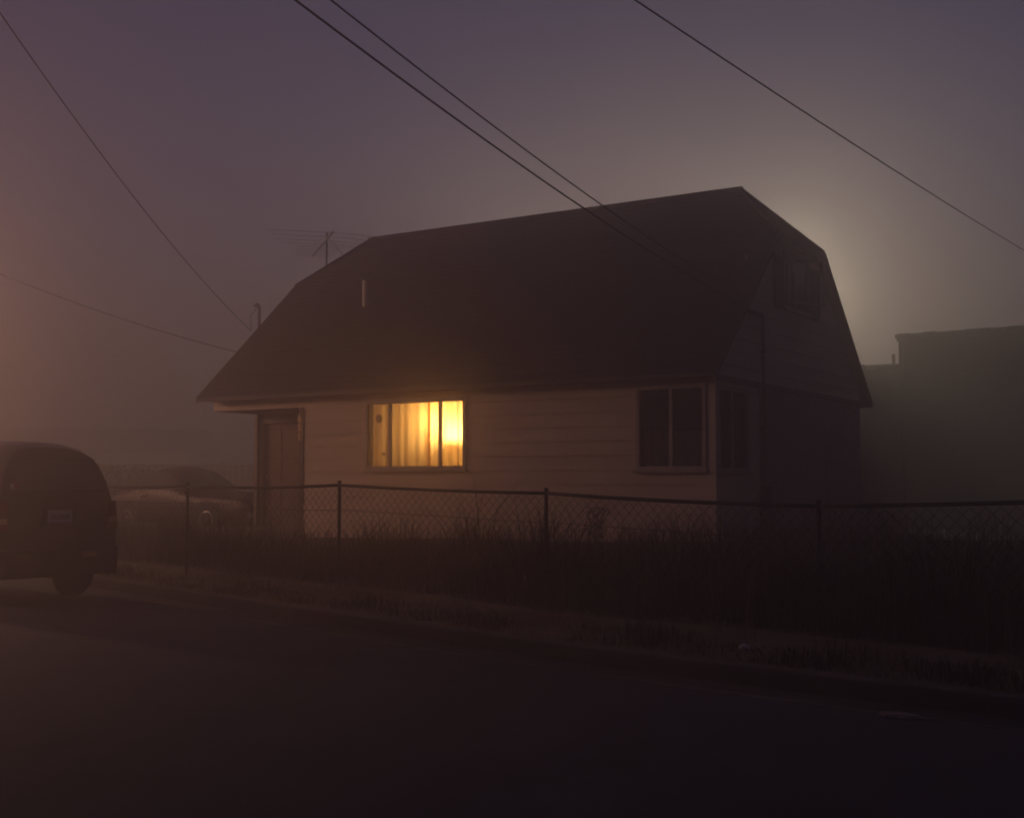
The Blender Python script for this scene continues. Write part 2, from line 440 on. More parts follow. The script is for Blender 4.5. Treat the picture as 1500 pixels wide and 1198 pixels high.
# roof: stepped shingle courses on a solid deck
roof_root = MB()
def slope(front):
    N = 34
    def P(a, t, lift):
        b = W / 2 * t; z = ZE + HR * t + lift
        return (-a, b if front else W - b, z)
    def inset(t): return 0.0 if t <= KC else EI * (t - KC) / (1 - KC)
    ts = sorted(set([i / N for i in range(N + 1)] + [KC]))
    for t0, t1 in zip(ts, ts[1:]):
        i0, i1 = inset(t0), inset(t1); k = .016
        n = 26; jit = [random.uniform(-.004, .004) for _ in range(n + 1)]
        for q in range(n):
            s0, s1 = q / n, (q + 1) / n
            A0 = i0 + (L - 2*i0) * s0; A1 = i0 + (L - 2*i0) * s1; B0 = i1 + (L - 2*i1) * s0; B1 = i1 + (L - 2*i1) * s1
            l = k + jit[q]
            roof_root.add([P(A0, t0, l), P(A1, t0, l), P(B1, t1, .004), P(B0, t1, .004), P(A0, t0, -.004), P(A1, t0, -.004)], [(0, 1, 2, 3), (4, 5, 1, 0)])
    return P, inset
slope(True); slope(False)
zc, bc = ZE + HR * KC, W / 2 * KC
for side in (0, 1):                               # clipped ends
    for i in range(10):
        t0, t1 = i / 10, (i + 1) / 10
        def Q(t, s, lift):
            a = EI * t; b = bc + (W/2 - bc) * t; bb = b + (W - 2*b) * s; z = zc + (ZE + HR - zc) * t + lift
            return (-(a if side == 0 else L - a), bb, z)
        roof_root.add([Q(t0, 0, .015), Q(t0, 1, .015), Q(t1, 1, .003), Q(t1, 0, .003), Q(t0, 0, -.004), Q(t0, 1, -.004)], [(0, 1, 2, 3), (4, 5, 1, 0)])
roof = roof_root.build('roof', M['roof'], house, recalc=False)
dk = MB(); T = .06                                # deck under the shingles, with eaves thickness
top = [(0, 0, ZE), (-L, 0, ZE), (-L, bc, zc), (-(L - EI), W/2, ZE + HR), (-EI, W/2, ZE + HR), (0, bc, zc), (0, W, ZE), (-L, W, ZE), (-L, W - bc, zc), (0, W - bc, zc)]
tp = [(x, y, z - .006) for x, y, z in top]; bt = [(x, y, z - T) for x, y, z in top]
fs = [(0, 1, 2, 3, 4, 5), (6, 9, 4, 3, 8, 7), (5, 4, 9), (2, 8, 3)]
dk.add(tp, fs); k = len(dk.v); dk.add(bt, [tuple(reversed(f)) for f in fs])
for i, j in ((0, 1), (1, 2), (2, 8), (8, 7), (7, 6), (6, 9), (9, 5), (5, 0)): dk.f.append((i, j, j + k, i + k))
dk.build('roof_deck', M['fascia'], roof, recalc=False)
rc = MB(); rc.tube([(-EI + .02, W/2, ZE + HR + .02), (-(L - EI) - .02, W/2, ZE + HR + .02)], .055, 6)
for s, e in (((-EI, W/2, ZE + HR), (0, bc, zc)), ((-EI, W/2, ZE + HR), (0, W - bc, zc)), ((-(L - EI), W/2, ZE + HR), (-L, bc, zc)), ((-(L - EI), W/2, ZE + HR), (-L, W - bc, zc))):
    rc.tube([Vector(s) + Vector((0, 0, .012)), Vector(e) + Vector((0, 0, .012))], .04, 5)
rc.build('ridge_cap', M['roof'], roof)
def rake(a, sgn):
    for mir in (0, 1):
        f = (lambda b: W - b) if mir else (lambda b: b)
        x0, x1 = -a, -a + sgn * .035
        p = [(x0, f(0), ZE - .09), (x1, f(0), ZE - .09), (x1, f(0), ZE + .01), (x0, f(0), ZE + .01)]
        q = [(x0, f(bc), zc - .12), (x1, f(bc), zc - .12), (x1, f(bc), zc + .01), (x0, f(bc), zc + .01)]
        MB().hexa(p, q).build('rake_board', M['fascia'], roof)
    MB().box(-a, -a + sgn * .035, bc + .01, W - bc - .01, zc - .12, zc - .004).build('rake_board', M['fascia'], roof)
rake(0.002, 1); rake(L - .002, -1)
hpart('fascia', M['fascia'], roof, (0.04, L - .04, -.022, -.001, ZE - .075, ZE - .012))
hpart('soffit', M['fascia'], roof, (AR, AL, .002, BF - .03, ZE - .062, ZE - .05))
for f in (1,):
    g = MB(); gy = W + .07
    pr = [(-.06, .05), (-.055, -.02), (-.03, -.06), (.03, -.06), (.055, -.02), (.06, .05), (.05, .05), (.045, -.015), (.025, -.05), (-.025, -.05), (-.045, -.015), (-.05, .05)]
    g.hexa([(0.02, gy + y, ZE - .07 + z) for y, z in pr], [(-L - .02, gy + y, ZE - .09 + z) for y, z in pr]); g.build('gutter', M['fascia'], roof)
# flue on the front slope
fl = MB(); ft = .52; fb = W/2 * ft; fz = ZE + HR * ft; fa = 8.02
fl.lathe([(.085, -.1), (.085, .46), (.083, .46)], 16, (-fa, fb, fz))
flo = fl.build('flue_pipe', M['flue'], roof, smooth=False)
MB().lathe([(.155, .0), (.155, .07), (.02, .15)], 16, (-fa, fb, fz + .48)).build('flue_cap', M['galv'], flo)
m = MB(); m.add([(-fa - .22, fb - .2, fz - .187 + .02), (-fa + .22, fb - .2, fz - .187 + .02), (-fa + .22, fb + .2, fz + .187 + .02), (-fa - .22, fb + .2, fz + .187 + .02)], [(0, 1, 2, 3)]); m.build('flashing', M['galv'], flo)

# windows -----------------------------------------------------------------
def front_window(name, rect, muls, glass, depth=.05):
    a0, a1, z0, z1 = rect; m = MB(); c = .06; y0, y1 = BF - .045, BF + .03
    hb(m, a0 - c, a0 - .003, y0, y1, z0 - c, z1 + c); hb(m, a1 + .003, a1 + c, y0, y1, z0 - c, z1 + c)
    hb(m, a0 - .002, a1 + .002, y0 + .002, y1 - .002, z1 + .003, z1 + c); hb(m, a0 - .002, a1 + .002, y0 + .002, y1 - .002, z0 - c, z0 - .003)
    wd = m.build(name, M['wframe'], house)
    hpart('sill', M['wframe'], wd, (a0 - .10, a1 + .10, BF - .085, BF - .003, z0 - .095, z0 - .062))
    e = [a0] + muls + [a1]
    for x in muls: hpart('mullion', M['wframe'], wd, (x - .028, x + .028, BF - .02, BF + .028, z0 - .001, z1 + .001))
    for p, q in zip(e, e[1:]): hpart('pane', glass, wd, (p + .004, q - .004, BF + .008, BF + .012, z0 - .001, z1 + .001))
    return wd
lit = front_window('window', LIT, [5.05, 6.11], M['glass'])
lit['label'] = 'wide three pane window glowing yellow'
cw = front_window('window', CWF, [.83], M['glass'])
def gable_window(name, rect, muls, glass):
    b0, b1, z0, z1 = rect; m = MB(); c = .055; x0, x1 = AR - .045, AR + .03
    hb(m, x0, x1, b0 - c, b0 - .003, z0 - c, z1 + c); hb(m, x0, x1, b1 + .003, b1 + c, z0 - c, z1 + c)
    hb(m, x0 + .002, x1 - .002, b0 - .002, b1 + .002, z1 + .003, z1 + c); hb(m, x0 + .002, x1 - .002, b0 - .002, b1 + .002, z0 - c, z0 - .003)
    wd = m.build(name, M['wframe'], house)
    hpart('sill', M['wframe'], wd, (AR - .085, AR - .003, b0 - .09, b1 + .09, z0 - .09, z0 - .058))
    e = [b0] + muls + [b1]
    for x in muls: hpart('mullion', M['wframe'], wd, (AR - .02, AR + .028, x - .028, x + .028, z0 - .001, z1 + .001))
    for p, q in zip(e, e[1:]): hpart('pane', glass, wd, (AR + .008, AR + .012, p + .004, q - .004, z0 - .001, z1 + .001))
    return wd
gable_window('window', CWS, [.93], M['glass'])
att = gable_window('window', ATT, [3.72], M['glass'])
for b0 in (2.68, 4.46):
    s = hpart('shutter', M['shutter'], house, (AR - .052, AR - .034, b0, b0 + .05, 4.40, 5.30), (AR - .052, AR - .034, b0 + .40, b0 + .45, 4.40, 5.30), (AR - .052, AR - .034, b0 + .05, b0 + .40, 4.40, 4.48), (AR - .052, AR - .034, b0 + .05, b0 + .40, 5.22, 5.30))
    for k in range(14):
        z = 4.485 + k * .0525; m = MB(); x = -AR
        m.hexa([(x + .036, b0 + .051, z), (x + .050, b0 + .051, z), (x + .050, b0 + .399, z), (x + .036, b0 + .399, z)],
               [(x + .034, b0 + .051, z + .05), (x + .038, b0 + .051, z + .05), (x + .038, b0 + .399, z + .05), (x + .034, b0 + .399, z + .05)])
        m.build('slat', M['shutter'], s)
# storm sash standing open on the attic window
m = MB()
def sash(p, q, z0, z1, m):
    p, q = Vector(p), Vector(q); d = (q - p).normalized()
    for s, e in (((p, z0), (p, z1)), ((q, z0), (q, z1)), ((p, z0), (q, z0)), ((p, z1), (q, z1))):
        m.tube([(s[0].x, s[0].y, s[1]), (e[0].x, e[0].y, e[1])], .03, 4)
sash((-AR + .06, 3.24), (-AR + .42, 4.05), 4.56, 5.30, m)
m.build('open_sash', M['wframe'], att)
# service conduit down the gable
m = MB(); x = -AR + .085
m.tube([(x, 1.43, 4.20), (x, 2.00, 4.20), (x, 2.04, 4.17), (x, 2.04, .40)], .028, 8); m.build('conduit', M['trim'], house, smooth=True)
for z in (3.6, 2.4, 1.2): hpart('conduit_strap', M['galv'], house, (AR - .115, AR - .04, 1.99, 2.09, z, z + .03))
hpart('meter_box', M['galv'], house, (AR - .17, AR - .045, 1.93, 2.15, 1.12, 1.50), bevel=.01)
# house number on the jamb of the porch opening
def digit(ch, a, z, size):
    cu = bpy.data.curves.new('t', 'FONT'); cu.body = ch; cu.size = size; cu.extrude = .003
    ob = bpy.data.objects.new('t', cu); col.objects.link(ob)
    dg = bpy.context.evaluated_depsgraph_get(); me = bpy.data.meshes.new_from_object(ob.evaluated_get(dg))
    bpy.data.objects.remove(ob); me.materials.clear(); me.materials.append(M['brass'])
    o = bpy.data.objects.new('house_number', me); col.objects.link(o); o.parent = house
    o.location = (-a, BF - .0405, z); o.rotation_euler = (R(90), 0, 0)
    return o
for ch, z in (('6', 2.66), ('5', 2.49), ('5', 2.32)): digit(ch, 8.19, z, .17)
# rooms behind the windows
def room(a0, a1, b0, b1, z0, z1, mw, front_holes=()):
    t = .06; m = MB()
    hb(m, a0 - t, a0, b0, b1, z0, z1); hb(m, a1, a1 + t, b0, b1, z0, z1); hb(m, a0, a1, b1, b1 + t, z0, z1); hb(m, a0, a1, b0, b1, z1, z1 + t)
    m.build('interior_wall', mw, house)
    hpart('room_floor', M['room_floor'], house, (a0, a1, b0, b1, z0 - t, z0))
room(3.9, 7.6, BF + .125, 4.2, .80, 2.97, M['plaster'])
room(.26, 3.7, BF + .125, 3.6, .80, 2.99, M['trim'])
room(AR + .12, 3.0, 2.75, 4.8, 3.9, 5.2, M['trim'])

# curtains of the lit window: hung cloth, so things of their own
def curtain(name, a0, a1, b, z0, z1, mt, label, folds, amp, lean=0.0):
    m = MB(); n = int((a1 - a0) / .018); nz = 6; ph = random.random() * 6
    for j in range(nz + 1):
        fz = j / nz
        for i in range(n + 1):
            s = i / n; k = amp * (1 - .45 * fz)
            w_ = math.sin(s * folds * 2 * math.pi + ph + .5 * math.sin(s * 9 + ph)) + .35 * math.sin(s * folds * 3.3 * math.pi + 1.7 * ph)
            m.v.append((-(a0 + (a1 - a0) * s + lean * (1 - fz)), b + k * w_, z0 + (z1 - z0) * fz))
    for j in range(nz):
        for i in range(n): m.f.append((j*(n+1) + i, j*(n+1) + i + 1, (j+1)*(n+1) + i + 1, (j+1)*(n+1) + i))
    o = m.build(name, mt, None, smooth=True, recalc=False)
    o.location = HO; o.rotation_euler = (0, 0, -TH)
    tag(o, label, 'curtain'); return o
curtain('curtain', 5.42, 6.72, BF + .22, 1.70, 2.93, M['sheer'], 'plain yellow curtain behind the left and middle panes of the lit window', 6, .007)
curtain('curtain', 4.42, 5.46, BF + .26, 1.70, 2.93, M['curtain'], 'pleated curtain lit from behind at the bright end of the lit window', 6, .014)
rod = MB(); rod.tube([HW(4.35, BF + .24, 2.95), HW(6.8, BF + .24, 2.95)], .010, 8)
tag(rod.build('curtain_rod', M['brass'], None), 'thin curtain rod across the top of the lit window', 'curtain rod')
# stickers on the left pane, and the pale low panel leaning against the glass
m = MB(); m.lathe([(.075, 0), (.075, -.003)], 20, (-6.36, BF + .0075, 2.66), 'y'); m.build('round_sticker', M['smudge'], lit)
m = MB(); m.lathe([(.03, 0), (.03, -.003)], 14, (-6.25, BF + .0075, 2.05), 'y'); m.build('round_sticker', M['smudge'], lit)
# lamps in the room
def ceiling_lamp(a, b, z):
    p = HW(a, b, z); root = empty('ceiling_lamp', p); tag(root, 'bare bulb lamp hanging behind the lit window', 'lamp')
    MB().lathe([(.06, .18), (.06, .16), (.012, .155), (.012, .06), (.03, .05), (.03, .0)], 14).build('socket', M['brass'], root, smooth=True)
    MB().lathe([(.014, 0), (.03, -.03), (.034, -.055), (.02, -.085), (.004, -.092)], 14).build('bulb', emit_mat('bulb_glow', (1, .80, .50), 20), root, smooth=True)
    ld = bpy.data.lights.new('bulb_light', 'POINT'); ld.energy = ROOM_BULB; ld.color = (1, .72, .36); ld.shadow_soft_size = .04
    lo = bpy.data.objects.new('bulb_light', ld); col.objects.link(lo); lo.parent = root; lo.location = (0, 0, -.16)
ceiling_lamp(5.40, .80, 2.78)
def table_lamp(a, b):
    p = HW(a, b, 1.62); root = empty('table_lamp', p); tag(root, 'small shaded lamp glowing close behind the curtain', 'lamp')
    MB().lathe([(.09, 0), (.09, .02), (.03, .04), (.055, .16), (.05, .26), (.015, .34), (.012, .44)], 16).build('base', M['brass'], root, smooth=True)
    m = MB(); n = 24
    for r, z in ((.17, .42), (.11, .70)):
        for j in range(n): t = 2*math.pi*j/n; m.v.append((r*math.cos(t), r*math.sin(t), z))
    for j in range(n): m.f.append((j, (j+1) % n, n + (j+1) % n, n + j))
    m.build('lamp_shade', M['shade'], root, smooth=True, recalc=False)
    ld = bpy.data.lights.new('lamp_light', 'POINT'); ld.energy = TABLE_BULB; ld.color = (1, .82, .56); ld.shadow_soft_size = .04
    lo = bpy.data.objects.new('lamp_light', ld); col.objects.link(lo); lo.parent = root; lo.location = (0, 0, .74)
    MB().lathe([(.014, .50), (.03, .53), (.034, .56), (.02, .59), (.004, .60)], 14).build('bulb', emit_mat('table_bulb_glow', (1, .80, .50), 20), root, smooth=True)
    t = empty('side_table', HW(a, b, .80), -TH); tag(t, 'wooden side table under the window lamp', 'table')
    MB().box(-.25, .25, -.2, .2, .76, .80).build('tabletop', M['door'], t)
    for sx in (-1, 1):
        for sy in (-1, 1): MB().box(sx*.22 - .02, sx*.22 + .02, sy*.17 - .02, sy*.17 + .02, 0.001, .759).build('leg', M['door'], t)
table_lamp(5.00, .86)
# things behind the dark corner window
cf = curtain('cafe_curtain', .36, 1.32, BF + .22, 1.80, 2.34, M['cafe'], 'short pale curtain across the lower half of the corner window', 7, .015)
m = MB(); m.tube([HW(.28, BF + .22, 2.36), HW(1.42, BF + .22, 2.36)], .012, 6); tag(m.build('cafe_rod', M['shutter'], None), 'dark rod carrying the short curtain in the corner window', 'curtain rod')
# attic curtain
o = curtain('attic_curtain', 0, 1.15, 0, 4.45, 5.19, M['cafe'], 'drab curtain behind the small attic window', 8, .015)
o.location = HW(AR + .2, 3.2, 0); o.rotation_euler = (0, 0, -TH - R(90) + math.pi)

# service mast at the far end of the roof
m = MB(); p = at(380, 470, 27); q = at(380, 449, 27)
lm = house.matrix_basis.inverted() if False else (Matrix.Translation(HO) @ Matrix.Rotation(-TH, 4, 'Z')).inverted()
p.z -= 1.2; pl, ql = lm @ p, lm @ q
m.tube([pl, ql, ql + Vector((-.06, 0, .05)), ql + Vector((-.14, 0, .02))], .035, 8)
m.build('service_mast', M['fascia'], house, smooth=True)

# ------------------------------------------------------------------ TV aerial on the roof
ant = empty('television_aerial', at(478, 405, 26)); tag(ant, 'rooftop television aerial with long thin rods on a short mast', 'antenna')
b = ant.location
def rel(p): return Vector(p) - b
mast_top = at(479, 341, 26); mast_bot = at(478, 405, 26); mast_bot.z -= .25
MB().tube([rel(mast_bot), rel(mast_top)], .022, 8).build('mast', M['galv'], ant)
n0, n1 = at(488, 340, 25.0), at(458, 374, 27.6); n1.z = n0.z - .02
MB().tube([rel(n0), rel(n1)], .022, 6).build('boom', M['alu'], ant)
bd = (n1 - n0).normalized(); pd = Vector((bd.y, -bd.x, 0)); pd = pd if pd.x > 0 else -pd
for t, ln in ((.02, 1.35), (.18, 1.2), (.34, 1.05), (.47, .9), (.58, .55), (.68, .5), (.78, .46), (.88, .43), (.97, .40)):
    c = n0.lerp(n1, t); e1 = c + pd * ln * .95; e0 = c - pd * ln
    e0.z -= .02; e1.z -= .03 * ln
    MB().tube([rel(e0), rel(c), rel(e1)], .006, 5).build('rod', M['alu'], ant)
m = MB(); m.tube([rel(mast_top.lerp(mast_bot, .1)) + Vector((.03, 0, 0)), rel(mast_top.lerp(mast_bot, .4)) + Vector((.35, .05, 0)), rel(at(505, 378, 26.2))], .006, 5); m.build('cable', M['black'], ant)

# ------------------------------------------------------------------ chain link fence
POSTS = [(-15.2, 28.0, 1.52), (-12.6, 25.6, 1.50), (-10.0, 23.2, 1.50), (-7.44, 20.8, 1.49), (-4.84, 18.4, 1.505), (-2.24, 16.0, 1.525), (.377, 13.6, 1.44), (2.78, 11.2, 1.34), (5.18, 8.8, 1.47), (7.6, 6.4, 1.50)]
fence = empty('chain_link_fence', (POSTS[6][0], POSTS[6][1], 0)); tag(fence, 'sagging galvanised chain link fence along the weedy front yard', 'fence')
fo = fence.location
FH = 1.10
for x, y, zt in POSTS:
    g = gz(x, y)
    MB().lathe([(.022, g - .3), (.022, zt + .03), (.028, zt + .032), (.026, zt + .05), (.008, zt + .062)], 10, (x - fo.x, y - fo.y, 0)).build('post', M['galv'], fence, smooth=False)
fm_tris = 0
for (A, B) in zip(POSTS, POSTS[1:]):
    a, b_ = Vector((A[0], A[1], 0)), Vector((B[0], B[1], 0)); d = (b_ - a); ln = d.length; d.normalize(); nrm = Vector((-d.y, d.x, 0))
    side = random.uniform(.01, .03)
    def rz(s, A=A, B=B, side=side): t = s; return A[2] + (B[2] - A[2]) * t - side * 4 * t * (1 - t)
    pts = [a + (b_ - a) * (i / 8) - fo + Vector((0, 0, rz(i / 8))) for i in range(9)]
    MB().tube(pts, .021, 8).build('top_rail', M['galv'], fence, smooth=True)
    # woven wires: each a zigzag running down the panel
    pitch = .064; n = int(ln / pitch); rows = int(FH / (pitch * .92)); m = MB(); r = .0030
    for i in range(n):
        s0 = (i + .5) / n; ph = i % 2
        prev = None
        bulge = random.uniform(-.004, .004)
        for k in range(rows + 1):
            off = (.5 if (k + ph) % 2 else -.5) * pitch * 1.04
            s = s0 + off / ln; s = min(max(s, 0), 1)
            z = rz(s) - .03 - k * FH / rows
            p = a + d * (s * ln) - fo + nrm * (.028 + .004 * (1 if k % 2 else -1) + bulge); p.z = z
            if prev is not None: m.tube([prev, p], r, 3, cap=False)
            prev = p
    o = m.build('chain_link_mesh', M['meshwire'], fence, recalc=False); o['kind'] = 'stuff'
    m = MB(); m.tube([a - fo + nrm*.03 + Vector((0, 0, rz(0) - .32)), b_ - fo + nrm*.03 + Vector((0, 0, rz(1) - .33))], .0035, 5); m.build('tension_wire', M['meshwire'], fence)

# ------------------------------------------------------------------ vegetation (uncountable blades)
def blades(name, mt, n, sampler, h0, h1, wd, lean, label, cat):
    m = MB()
    for _ in range(n):
        x, y, z, k = sampler()
        h = random.uniform(h0, h1) * k; t = random.uniform(0, 6.283); l = random.uniform(.1, lean) * h
        dx, dy = math.cos(t), math.sin(t); px, py = -dy * wd * random.uniform(.6, 1.3), dx * wd
        b = len(m.v)
        m.v += [(x - px, y - py, z - .03), (x + px, y + py, z - .03), (x + dx*l*.35 - px*.8, y + dy*l*.35 - py*.8, z + h*.6), (x + dx*l*.35 + px*.8, y + dy*l*.35 + py*.8, z + h*.6), (x + dx*l, y + dy*l, z + h)]
        m.f += [(b, b+1, b+3, b+2), (b+2, b+3, b+4)]
    o = m.build(name, mt, None, recalc=False); tag(o, label, cat, kind='stuff'); return o
lo_i = next(i for i, p in enumerate(KP) if p.y < 29); hi_i = next(i for i, p in enumerate(KP) if p.x > 11)
def strip_sampler(d0, d1, clump, cut):
    def f():
        while True:
            i = random.randrange(lo_i, hi_i); fr = random.random(); d = d0 + (d1 - d0) * random.random()
            p = KP[i].lerp(KP[i+1], fr) + KN[i] * d
            if mnoise.noise(Vector((p.x * clump, p.y * clump, 11))) + random.uniform(-.3, .3) < cut: continue
            k = max(.25, .85 + 1.1 * mnoise.noise(Vector((p.x * 1.3, p.y * 1.3, 5))) + .35 * mnoise.noise(Vector((p.x * 4, p.y * 4, 8))))
            return p.x, p.y, gz(p.x, p.y, d), k
    return f
blades('weeds', M['weed'], 15000, strip_sampler(1.95, 3.1, 1.2, -.45), .22, .80, .007, 1.1, 'dark tangle of tall weeds on the bank before the chain link fence', 'weeds')
blades('dry_weeds', M['straw'], 1500, strip_sampler(1.8, 3.2, 1.0, -.1), .35, .80, .003, .5, 'thin dry straw stems standing among the dark weeds', 'weeds')
blades('verge_grass', M['straw'], 15000, strip_sampler(.64, 1.75, 2.2, .05), .03, .10, .004, 1.2, 'short dry grass on the verge behind the kerb', 'grass')
blades('verge_weeds', M['weed'], 6000, strip_sampler(.66, 1.3, 1.6, .1), .04, .16, .005, 1.2, 'low dark grass tufts along the kerb', 'grass')
def yard_sampler():
    inv = (Matrix.Translation(HO) @ Matrix.Rotation(-TH, 4, 'Z')).inverted()
    f = strip_sampler(3.1, 8.5, .8, -.35)
    while True:
        x, y, z, k = f(); q = inv @ Vector((x, y, 0))
        if -L - .1 < q.x < .15 and BF - .25 < q.y < W: continue
        if Vector((x + 7.2, y - 26.8)).length < 2.3: continue
        return x, y, z, k
blades('yard_grass', M['yardgrass'], 16000, yard_sampler, .18, .48, .005, .7, 'long brown grass filling the yard behind the fence', 'grass')
# individual stalks
for (px, py, d, h, lean, lab) in ((1090, 935, 2.0, 1.10, .22, 'tall bare weed stalk leaning over the verge'), (1118, 905, 2.3, .85, .12, 'shorter bare weed stalk beside the tall leaning one'),
                                  (1045, 915, 1.9, .62, -.30, 'forked dry weed stalk bending away at the verge')):
    up = (599 - py) / F; dd = at(px, py, 10) - Vector((0, 0, CH)); t = (CH - .2) / -dd.z * 1.0; q = Vector((0, 0, CH)) + dd * t; z = gz(q.x, q.y)
    r = empty('weed_stalk', (q.x, q.y, z)); tag(r, lab, 'weed')
    MB().tube([(0, 0, -.05), (lean*.2, 0, h*.4), (lean*.7, .03, h*.8), (lean, .04, h)], [.008, .007, .005, .003], 5).build('stem', M['stalk'], r)
    for k in range(5):
        s = .4 + .12 * k; sx = random.choice((-1, 1)); MB().tube([(lean*s, .02, h*s), (lean*s + sx*.10, .03, h*s + .12), (lean*s + sx*.13, .03, h*s + .2)], [.004, .003, .002], 4).build('branch', M['stalk'], r)
# leafy things
def leaf_cloud(n, ext, size, seed, center=(0, 0, 0)):
    rnd = random.Random(seed); m = MB()
    for _ in range(n):
        while True:
            p = Vector((rnd.uniform(-1, 1), rnd.uniform(-1, 1), rnd.uniform(-1, 1)))
            q = Vector((abs(p.x)**3, abs(p.y)**3, abs(p.z)**3))
            if q.x + q.y + q.z < 1 and q.x + q.y + q.z > .25 + .5 * mnoise.noise(p * 3 + Vector((seed, 0, 0))): break
        p = Vector((p.x*ext[0] + center[0], p.y*ext[1] + center[1], p.z*ext[2] + center[2]))
        a = Vector((rnd.gauss(0, 1), rnd.gauss(0, 1), rnd.gauss(0, 1))).normalized(); b2 = a.orthogonal().normalized(); s = size * rnd.uniform(.6, 1.4)
        k = len(m.v); m.v += [tuple(p - a*s), tuple(p + b2*s*.5), tuple(p + a*s), tuple(p - b2*s*.5)]; m.f.append((k, k+1, k+2, k+3))
    return m
hp = at(170, 720, 33); hr = empty('hedge', (hp.x - 1.5, hp.y, .62), R(-20)); tag(hr, 'low dark hedge behind the parked coupe', 'hedge')
leaf_cloud(5000, (3.4, .55, .72), .06, 3, (0, 0, .72)).build('foliage', M['hedge'], hr, recalc=False)
m = MB()
for k in range(9): m.tube([(-3 + .75*k, 0, -.1), (-3 + .75*k + .05, .02, .7)], .025, 6)
m.build('stem', M['polewood'], hr)
# pale flowering clump against the wall
cp = HW(1.75, -.35, 0); cl = empty('garden_shrub', (cp.x, cp.y, gz(cp.x, cp.y))); tag(cl, 'small pale headed shrub at the foot of the house wall', 'shrub')
leaf_cloud(110, (.17, .14, .16), .03, 9, (0, 0, .26)).build('foliage', M['yardgrass'], cl, recalc=False)
leaf_cloud(110, (.17, .12, .06), .024, 12, (.04, 0, .50)).build('flower_head', M['rag'], cl, recalc=False)
for k in range(4): MB().tube([(0, 0, -.05), (.08*(k - 1.5), .03*k, .5)], .01, 5).build('stem', M['stalk'], cl)

# ------------------------------------------------------------------ cars
def loft(stations, ringf):
    rings = [ringf(s) for s in stations]; n = len(rings[0]); m = MB()
    for r in rings: m.v += [tuple(p) for p in r]
    for i in range(len(rings) - 1):
        for j in range(n):
            m.f.append((i*n + j, i*n + (j+1) % n, (i+1)*n + (j+1) % n, (i+1)*n + j))
    m.f.append(tuple(range(n - 1, -1, -1))); m.f.append(tuple((len(rings) - 1)*n + j for j in range(n)))
    return m
def lerp_table(T, s):
    for (a, *va), (b, *vb) in zip(T, T[1:]):
        if s <= b:
            t = 0 if b == a else max(0, (s - a) / (b - a)); return [x + (y - x)*t for x, y in zip(va, vb)]
    return list(T[-1][1:])
def wheel(root, x, y, z, r, wd, name='wheel'):
    t = MB(); t.lathe([(r*.62, -wd/2), (r*.93, -wd/2), (r, -wd*.36), (r, wd*.36), (r*.93, wd/2), (r*.62, wd/2)], 28, (x, y, z), 'x')
    w_ = t.build(name, M['tyre'], root, smooth=False)
    s = -1 if x < 0 else 1
    MB().lathe([(r*.64, s*wd*.50), (r*.64, s*wd*.54), (r*.56, s*wd*.56), (r*.50, s*wd*.515), (r*.22, s*wd*.515), (r*.17, s*wd*.56), (r*.02, s*wd*.57)], 24, (x, y, z), 'x').build('rim', M['chrome'], w_, smooth=False)

# van-like sport utility, tail towards the camera; local +y is its heading, rear bumper at y = 0
HEAD = Vector((-.78, .62)).normalized(); rzv = math.atan2(HEAD.y, HEAD.x) - math.pi/2
RR = Vector((-5.30, 16.60)); ctr = RR - Vector((HEAD.y, -HEAD.x)) * .87
suv = empty('parked_van', (ctr.x, ctr.y, 0.02), rzv); tag(suv, 'dark maroon van parked at the kerb with its tail showing', 'van')
PROF = [(0, .33), (.60, .33), (.80, .36), (.86, .52), (.875, .80), (.875, 1.05), (.845, 1.24), (.775, 1.55), (.70, 1.74), (.62, 1.86), (.50, 1.945), (.28, 1.995), (0, 2.01)]
SUVT = [(0, 2.0, .955), (.10, 2.02, .985), (.25, 2.05, 1.0), (.9, 2.10, 1.0), (3.1, 2.10, 1.0), (3.35, 1.98, 1.0), (4.0, 1.30, .99), (4.12, 1.22, .985), (4.75, 1.08, .95), (4.95, .92, .90), (5.0, .80, .84)]
def suv_pt(s, hw, z):
    zt, k = lerp_table(SUVT, s)
    zz = z if z <= .9 else .9 + (z - .9) * (max(zt, .91) - .9) / (2.01 - .9)
    if zt < .9: zz = min(zz, .4 + (z - .4) * (zt - .4) / (2.01 - .4)) if z > .6 else z
    lean = .0
    if z > 1.1 and s < .6: lean = .22 * ((z - 1.1) / .9) ** 1.3 * (1 - s / .6)
    if z > 1.9 and s < .3: lean += .06 * (1 - s / .3)
    frac = 1.0 if zt > 1.5 else 1.0
    hww = hw if zt > 1.4 or z < 1.1 else max(hw, .875 * (hw / .875) ** .35 * (1 if z < 1.99 else 0))
    return Vector((hww * k, s + lean, zz))
def suv_ring(s):
    right = [suv_pt(s, hw, z) for hw, z in PROF]; left = [Vector((-p.x, p.y, p.z)) for p in reversed(right[1:-1])]
    return right + left
sts = [0, .03, .10, .25, .6, 1.2, 2.0, 3.1, 3.35, 3.6, 4.0, 4.12, 4.45, 4.75, 4.9, 4.98, 5.0]
body = loft(sts, suv_ring).build('body', M['suv'], suv, smooth=True)
md = body.modifiers.new('edge', 'EDGE_SPLIT'); md.split_angle = R(38)
